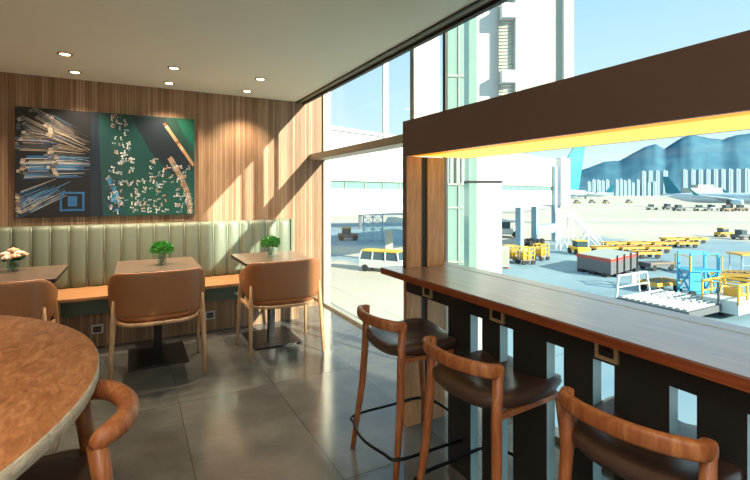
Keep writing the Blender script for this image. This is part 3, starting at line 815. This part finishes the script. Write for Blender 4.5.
m = MB(); m.box(LB * .84, LB - .2, -.2, .8, 1.6, 3.0); m.build('crossbeam', M['blueleg'], t)
m = MB()
for i in range(4):
    for j in range(3): m.tube([(LB * .78 + i * 1.4, j * .8 - .6, .55), (LB * .78 + i * 1.4, j * .8 - .2, .55)], .5, 14)
m.build('wheel', M['navy'], t)
# steel stair
m = MB()
for s in (-.6, .6):
    m.bar((0, s, 0), (6.5, s, 5.4), .14); m.bar((0, s, 1.1), (6.5, s, 6.5), .07); m.bar((0, s, .6), (6.5, s, 6.0), .05)
    m.bar((6.5, s, 0), (6.5, s, 6.6), .14); m.bar((3.2, s, 0), (3.2, s, 2.7), .14); m.bar((6.5, s, 0), (3.2, s, 2.7), .09); m.bar((0, s, 0), (0, s, 1.1), .07)
    m.bar((6.5, s, 5.4), (9, s, 5.4), .14); m.bar((6.5, s, 6.5), (9, s, 6.5), .07); m.bar((9, s, 0), (9, s, 6.5), .12); m.bar((9, s, 0), (6.5, s, 5.4), .09); m.bar((6.5, s, 0), (9, s, 5.4), .09)
for i in range(20): m.box(i * .325, i * .325 + .25, -.6, .6, i * .27 + .1, i * .27 + .16)
c = Wg(601, 248); o = m.build('service_stair', M['white']); o.scale = (.8, .8, .85); o.location = c; o.rotation_euler = (0, 0, PI - .25 - 0)
tag(o, 'white steel service stair with railings beside the boarding bridge', 'staircase')

# added unseen sun blocker behind the camera; narrow gaps let sun streaks through
WY = -5.0
t = empty('sun_blocker', (2.3, WY, GZ), 0, 'unseen row of tall slabs added behind the camera to block the sun', 'building')
for a, b in ((0, 1.38), (1.50, 2.22), (2.25, 2.58)):
    MB().box(a, b, -1.2 if b - a > 1 else -.25, 0, 0, 16).build('blocker_slab', M['offw'], t)
# ------------------------------------------------------------------ gatehouse column and glazed tower close outside
def post(name, px0, px1, d, z0, z1, mat, lab, cat, depth=None):
    c = W((px0 + px1) / 2, d, 0); w = (px1 - px0) * d / 445 / 1.0
    t = empty(name, (c.x, c.y, GZ), -TH, lab, cat); return t, w
c = W(486, 9.0, GZ); t = empty('facade_column', c, -TH, 'thick white column outside the glass, behind the counter left end', 'column')
w = 25 * 9 / 445
MB().box(-w / 2, w / 2, -w / 2, w / 2, 0, 13.5, .02).build('shaft', M['white'], t)
MB().box(-w / 2 - .14, -w / 2, -w / 2 + .0, w / 2, 0, 13.5).build('side_cladding', M['tglass'], t)
MB().box(-w / 2 - .15, w / 2 + .01, -w / 2 - .01, w / 2 + .01, 8.2, 8.24).build('joint', M['dark'], t)
c = W(459, 11.5, GZ); t = empty('glazed_lift_tower', c, -TH, 'pale green glazed tower with white frames left of the white column', 'tower')
w = 26 * 11.5 / 445
MB().box(-w / 2, w / 2, 0, w, 0, 8.2).box(-w / 2 + .05, w / 2, 0, w, 9.3, 14).build('glazing', M['tglass'], t)
m = MB()
for x in (-w / 2, 0, w * .3, w / 2): m.box(x - .02, x + .02, -.03, 0, 0, 14)
for z in (2, 3.4, 4.8, 6.2, 7.6, 8.2, 9.3, 11): m.box(-w / 2, w / 2, -.03, 0, z, z + .05)
m.build('frame', M['offw'], t)
MB().box(-w * .28, w * .2, w * .3, w * .8, 0, 14).build('lift_shaft', M['offw'], t)
# overhanging node box seen above the beam
c = W(510, 8.6, 0); t = empty('facade_canopy', (c.x, c.y, 0), -TH, 'white framed facade box with pale shutters above the bronze beam', 'facade panel')
s = 8.6 / 445
def X(px): return (px - 510) * s
def Z(py): return CAMH + (193 - py) * s
MB().box(X(520), X(562), 0, .25, Z(142), Z(-60)).build('panel', M['offw'], t)
m = MB()
for i in range(64): m.box(X(499), X(513), .02, .06, Z(142) + i * .065, Z(142) + i * .065 + .045)
m.build('louvre', M['alu'], t)
MB().box(X(514.5), X(520), -.08, .2, Z(142), Z(-60)).box(X(562), X(571.5), -.1, .25, Z(142), Z(-60)).box(X(499), X(571.5), -.02, .3, Z(147), Z(142)).build('frame', M['white'], t)
MB().box(X(500), X(514), -.15, .1, Z(84), Z(72)).box(X(500), X(514), -.15, .1, Z(20), Z(6)).build('bracket', M['white'], t)
# white strip beside the mullion (upper left)
c = W(429, 7, GZ); o = MB().box(-.15, .15, -.15, .15, 0, 14).build('facade_post', M['white']); o.location = c; o.rotation_euler = (0, 0, -TH)
tag(o, 'narrow white post outside, just behind the oak column', 'post')

# ------------------------------------------------------------------ ground equipment
def wheels(m, pts, r=.35, w=.2):
    for x, y in pts: m.tube([(x, y - w / 2, r), (x, y + w / 2, r)], r, 14)
def dolly():
    t = empty('baggage_dolly')
    m = MB(); m.box(-1.5, 1.5, -.8, .8, .62, .72)
    for i in range(7): m.box(-1.4 + i * .42, -1.28 + i * .42, -.78, .78, .72, .78)
    m.build('deck', M['cart'], t)
    m = MB(); m.box(-1.55, 1.55, -.86, -.78, .55, .85).box(-1.55, 1.55, .78, .86, .55, .85).box(-1.58, -1.5, -.8, .8, .55, .85).box(1.5, 1.58, -.8, .8, .55, .85); m.build('frame', M['yell2'], t)
    m = MB(); wheels(m, [(-1.0, -.7), (1.0, -.7), (-1.0, .7), (1.0, .7)], .3); m.build('wheel', M['navy'], t)
    MB().bar((1.55, 0, .5), (2.1, 0, .3), .08).build('tow_bar', M['slate'], t)
    return t
dl = None
spots = []
for r_, (py, x0, x1, st) in enumerate([(243, 672, 712, 22), (247.5, 613, 696, 24), (252.5, 604, 672, 26), (258, 646, 672, 30)]):
    x = x0
    while x <= x1: spots.append((x, py, .08)); x += st
for i, (px, py, a) in enumerate(spots):
    c = Wg(px, py); grp = 'yellow framed dollies parked in rows on the apron'; lab = 'empty yellow framed dolly in the parked rows on the apron'
    if dl is None: dl = dolly(); dl.location = c; dl.rotation_euler = (0, 0, a - TH); tag(dl, lab, 'dolly', grp)
    else: dup(dl, c, a - TH, lab, grp)
dup(dl, Wg(660, 290.5), -.1, 'empty dolly parked just behind the white railed loader', 'dollies around the loader')
dup(dl, Wg(727, 281), -.9, 'empty dolly parked right of the blue lift', 'dollies around the loader')


# cargo loader (stands square to the building)
t = empty('cargo_loader', (29.2, 14.4, GZ), 0, 'low white cargo loader with roller deck, end railing and yellow cab', 'cargo loader')
MB().box(0, 5.2, 0, 4.6, .45, .85).build('deck', M['slate'], t)
m = MB()
for i in range(11): m.box(.2, 5.0, .2 + i * .4, .38 + i * .4, .85, .93)
m.build('roller', M['white'], t)
m = MB()
for y in (4.55,):
    m.bar((0, y, .8), (.2, y, 2.3), .12).bar((.2, y, 2.3), (3.5, y, 2.3), .1).bar((3.5, y, 2.3), (3.9, y, .8), .12).bar((.1, y, 1.5), (3.7, y, 1.5), .08)
    m.bar((2.7, y, .8), (2.5, y, 2.3), .08).box(1.7, 2.3, y - .05, y + .05, 1.5, 2.3)
m.build('railing', M['white'], t)
m = MB(); m.box(3.9, 7.4, -.9, 1.2, .35, 1.2, .05); m.build('cab_base', M['white'], t)
m = MB()
for x in (3.95, 5.1, 6.3, 7.3):
    for y in (-.85, 1.15): m.bar((x, y, 1.0), (x + (.0 if x < 7 else -.5), y, 2.2), .1)
for y in (-.85, 1.15): m.bar((3.95, y, 2.2), (6.8, y, 2.2), .1).bar((3.95, y, 1.55), (7.0, y, 1.55), .07)
for x in (3.95, 5.1, 6.3, 6.8): m.bar((x, -.85, 2.2), (x, 1.15, 2.2), .08)
m.build('cab_frame', M['yellow'], t)
MB().box(5.4, 6.2, -.2, .6, 1.0, 1.75, .05).build('console', M['yell2'], t)
m = MB(); wheels(m, [(.6, .2), (4.6, .2), (.6, 4.4), (4.6, 4.4)], .42, .3); m.build('wheel', M['navy'], t)
MB().bar((3.7, .1, .6), (3.7, .1, 2.3), .12).build('mast', M['slate'], t)

# blue lift
c = W(698, 35, GZ); t = empty('platform_lift', c, -TH, 'bright blue steel access lift standing behind the yellow cab', 'lift')
m = MB()
for x in (-1.1, 1.1):
    for y in (-.7, .7): m.bar((x, y, 0), (x * .95, y, 3.3), .16)
    m.bar((x, -.7, .3), (x, .7, 2.0), .1).bar((x, -.7, 2.0), (x, .7, .3), .1)
for z in (.4, 1.2, 2.0, 3.3):
    m.bar((-1.1, -.7, z), (1.1, -.7, z), .1).bar((-1.1, .7, z), (1.1, .7, z), .1)
m.bar((-1.1, -.7, .4), (1.1, -.7, 2.0), .08)
m.box(-1.15, -.3, -.75, -.68, .2, 1.9)
m.build('mast', M['cyan'], t)
m = MB(); m.box(-1.2, 1.2, -.9, .9, 1.95, 2.05); m.build('platform', M['cyan'], t)
m = MB()
for x in (-1.2, 1.2):
    m.bar((x, -.9, 2.0), (x, -.9, 3.1), .06).bar((x, .9, 2.0), (x, .9, 3.1), .06).bar((x, -.9, 3.1), (x, .9, 3.1), .06)
m.build('guard_rail', M['yellow'], t)
m = MB(); wheels(m, [(-1, -.8), (1, -.8), (-1, .8), (1, .8)], .25); m.build('wheel', M['navy'], t)

# dark platform with red rim
p0, p1, p2 = Wg(577, 270.5), Wg(611, 278), Wg(638, 270)
t = empty('loading_platform', p1, 0, 'dark loading platform with a red rim and grey top on the asphalt', 'loading platform')
q0, q2 = p0 - p1, p2 - p1
pl = [(0, 0), (q0.x, q0.y), (q0.x + q2.x, q0.y + q2.y), (q2.x, q2.y)]
MB().prism(pl, .25, 1.45).build('body', M['slate'], t)
MB().prism([(a * 1.02, b * 1.02) for a, b in pl], 1.45, 1.72).build('rim', M['red'], t)
MB().prism([(a * .97 + .1, b * .97 + .1) for a, b in pl], 1.72, 1.78).build('top', M['offw'], t)
m = MB()
for f in (.15, .5, .85):
    m.box(q0.x * f - .3, q0.x * f + .3, q0.y * f - .3, q0.y * f + .3, 0, .3); m.box(q2.x * f - .3, q2.x * f + .3, q2.y * f - .3, q2.y * f + .3, 0, .3)
m.build('foot', M['navy'], t)
m = MB()
for f in (.2, .45, .7, .95): m.box(q2.x * f - .06, q2.x * f + .06, q2.y * f - .12, q2.y * f - .0, .2, 2.0)
m.build('stanchion', M['navy'], t)
t = empty('flat_trailer', Wg(656, 269.5), .25 - TH, 'long low dark trailer beside the red rimmed platform', 'trailer')
MB().box(-1.5, 1.7, -.8, .8, .35, .8).build('deck', M['slate'], t)
MB().box(-1.5, 1.7, -.85, -.8, .7, .85).build('edge', M['cart'], t)
m = MB(); wheels(m, [(-1., -.7), (1.2, -.7), (-1., .7), (1.2, .7)], .3); m.build('wheel', M['navy'], t)

def tractor(c, rz, body, lab, cat='tractor', s=1, roof=None, grp=None):
    t = empty('service_vehicle', c, rz, lab, cat, grp)
    MB().box(-1.5 * s, 1.5 * s, -.8 * s, .8 * s, .35 * s, 1.0 * s, .08).build('body', body, t)
    MB().box(-.9 * s, .4 * s, -.7 * s, .7 * s, 1.0 * s, 1.75 * s, .05).build('cab', M['win'], t)
    MB().box(-1.0 * s, .5 * s, -.78 * s, .78 * s, 1.75 * s, 1.87 * s, .03).build('roof', roof or body, t)
    m = MB(); wheels(m, [(-1 * s, -.8 * s), (1 * s, -.8 * s), (-1 * s, .8 * s), (1 * s, .8 * s)], .38 * s, .25); m.build('wheel', M['navy'], t)
    return t
tractor(Wg(579, 254), PI / 2 - TH, M['yellow'], 'small bright yellow tow tractor behind the red rimmed platform')
tractor(Wg(742, 239.5), .2 - TH, M['slate'], 'dark grey tow tractor far out at the right edge', s=.9)
tractor(Wg(724, 237), .1 - TH, M['yell2'], 'low ochre tow tractor left of the dark grey one', s=.9)
tractor(Wg(506, 237), -.2 - TH, M['white'], 'white service vehicle parked below the boarding bridge', 'vehicle', s=1.6)
tractor(Wg(348, 240), .1 - TH, M['slate'], 'grey tow tractor with pale roof far behind the left window', s=1.15, roof=M['yell2'])
for i, (px, py) in enumerate([(577, 203.5), (592, 203), (606, 203.5), (629, 203), (652, 210), (668, 209.5), (679, 211), (700, 211), (712, 210.5), (727, 211.5), (741, 211)]):
    tractor(Wg(px, py), random.uniform(-.3, .3) - TH, random.choice([M['slate'], M['offw'], M['cart']]), 'tiny service vehicle in the distant row before the airliners', 'vehicle', s=1.5, grp='tiny vehicles in the distant row')

# yellow carts under the bridge
for i, (px, py, lab) in enumerate([(511, 262, 'yellow luggage cart, left one of the group below the boarding bridge'), (526, 264, 'yellow luggage cart, middle one of the group below the boarding bridge'), (541, 260, 'yellow luggage cart, right one of the group below the boarding bridge')]):
    t = empty('luggage_cart', Wg(px, py), .3 * i - TH, lab, 'luggage cart', 'yellow carts below the boarding bridge')
    MB().box(-.75, .75, -.6, .6, .45, .6).build('deck', M['cart'], t)
    m = MB()
    for x in (-.7, 0, .7):
        for y in (-.55, .55): m.bar((x, y, .5), (x, y, 1.9), .09)
    for z in (1.0, 1.5, 1.9): m.bar((-.7, -.55, z), (.7, -.55, z), .08).bar((-.7, .55, z), (.7, .55, z), .08).bar((-.7, -.55, z), (-.7, .55, z), .08).bar((.7, -.55, z), (.7, .55, z), .08)
    m.build('frame', M['yellow'], t)
    MB().box(-.5, .4, -.4, .4, .6, 1.3, .05).build('load', M['yell2'], t)
    m = MB(); wheels(m, [(-.6, -.5), (.6, -.5), (-.6, .5), (.6, .5)], .25); m.build('wheel', M['navy'], t)
t = empty('ground_power_cabinet', Wg(504, 268), -TH, 'white equipment cabinet right beside the thick white column base', 'cabinet')
MB().box(-.45, .45, -.4, .4, .15, 2.3, .03).build('body', M['offw'], t)
MB().box(-.35, .35, -.43, -.4, .4, 2.0).build('door', M['alu'], t)
m = MB(); m.box(-.45, -.25, -.4, .4, 0, .15).box(.25, .45, -.4, .4, 0, .15); m.build('foot', M['red'], t)
t = empty('covered_cart', Wg(746, 278), -TH, 'cart with ochre canopy on blue posts at the right edge', 'cart')
MB().box(-1.0, 1.4, -.8, .8, .5, .62).build('deck', M['cart'], t)
m = MB()
for x in (-.95, .2, 1.35):
    for y in (-.75, .75): m.bar((x, y, .5), (x, y, 2.2), .07)
m.bar((-.95, -.75, 1.3), (1.35, -.75, 1.3), .06); m.build('frame', M['blueleg'], t)
MB().box(-1.15, 1.5, -.9, .9, 2.2, 2.36, .03).build('canopy', M['yell2'], t)
m = MB(); wheels(m, [(-.7, -.7), (1.1, -.7), (-.7, .7), (1.1, .7)], .3); m.build('wheel', M['navy'], t)

# van behind the left window
t = empty('van', Wg(382, 271), R(-24) - TH, 'white van with a yellow roof behind the left window glass', 'van')
MB().box(-2.3, 2.3, -.9, .9, .4, 1.25, .1).build('body', M['white'], t)
m = MB(); m.loft([[Vector((x * a, y * b, z)) for x, y in ((-1, -1), (1, -1), (1, 1), (-1, 1))] for a, b, z in ((2.2, .88, 1.25), (1.95, .78, 2.05))], True, False); m.build('side_window', M['win'], t)
m = MB()
for x in (-2.05, -.7, .7, 2.05):
    for y in (-1, 1): m.bar((x * 1.05, y * .89, 1.25), (x * .96, y * .8, 2.06), .12)
m.build('pillar', M['white'], t)
MB().box(-2.05, 2.05, -.84, .84, 2.03, 2.17, .05).build('roof', M['yellow'], t)
m = MB(); wheels(m, [(-1.5, -.85), (1.5, -.85), (-1.5, .85), (1.5, .85)], .36); m.build('wheel', M['navy'], t)
# steel lattice gear under the bridge (left window)
t = empty('lattice_gantry', Wg(373, 241), -TH, 'blue grey steel lattice gantry below the bridge in the left window', 'gantry')
m = MB()
for x in (-1.6, 0, 1.6):
    m.bar((x, -.5, 0), (x, -.5, 6), .2).bar((x, .5, 0), (x, .5, 6), .2)
for i in range(6):
    for x in (-1.6, 0): m.bar((x, -.5, i), (x + 1.6, -.5, i + 1), .1).bar((x + 1.6, -.5, i), (x, -.5, i + 1), .1).bar((x, -.5, i), (x + 1.6, -.5, i), .1)
m.build('lattice', M['blueleg'], t)
t = empty('equipment_box', Wg(389, 252), -TH, 'white equipment box standing behind the van', 'box')
MB().box(-.5, .5, -.5, .5, 0, 3.0, .03).build('body', M['offw'], t)
MB().box(-.4, .4, -.52, -.5, 1.6, 2.6).build('door', M['alu'], t)

# ------------------------------------------------------------------ light, sky, camera
w = bpy.data.worlds.new('World'); SC.world = w; w.use_nodes = True
nt = w.node_tree; bg = nt.nodes['Background']
tc = nt.nodes.new('ShaderNodeTexCoord'); sp = nt.nodes.new('ShaderNodeSeparateXYZ'); rp = nt.nodes.new('ShaderNodeValToRGB')
nt.links.new(tc.outputs['Generated'], sp.inputs[0]); nt.links.new(sp.outputs[2], rp.inputs[0]); nt.links.new(rp.outputs[0], bg.inputs[0])
e = rp.color_ramp.elements; e[0].position = 0; e[0].color = lin('DCEBF1'); e[1].position = .45; e[1].color = lin('9CCAE8')
x_ = e.new(.12); x_.color = lin('CBE6F2')
bg.inputs[1].default_value = 1.05
S = bpy.data.lights.new('sun', 'SUN'); S.energy = 10; S.angle = R(.6); S.color = (1, .91, .76)
so = bpy.data.objects.new('sun', S); C.objects.link(so)
so.rotation_euler = Vector((-1, 2.4, -1.13)).to_track_quat('-Z', 'Y').to_euler()
cam = bpy.data.cameras.new('camera'); co = bpy.data.objects.new('camera', cam); C.objects.link(co)
cam.sensor_width = 36; cam.lens = 36 * 445 / 750; cam.shift_y = -(240 - 193) / 750; cam.clip_end = 12000; cam.clip_start = .05
co.location = (0, 0, CAMH); co.rotation_euler = (PI / 2, 0, -TH)
SC.camera = co
SC.view_settings.view_transform = 'Standard'; SC.view_settings.look = 'None'; SC.view_settings.gamma = 1
SC.view_settings.exposure = 0.35
SC.cycles.max_bounces = 10; SC.cycles.transparent_max_bounces = 16; SC.cycles.use_denoising = True
SC.cycles.sample_clamp_indirect = 6
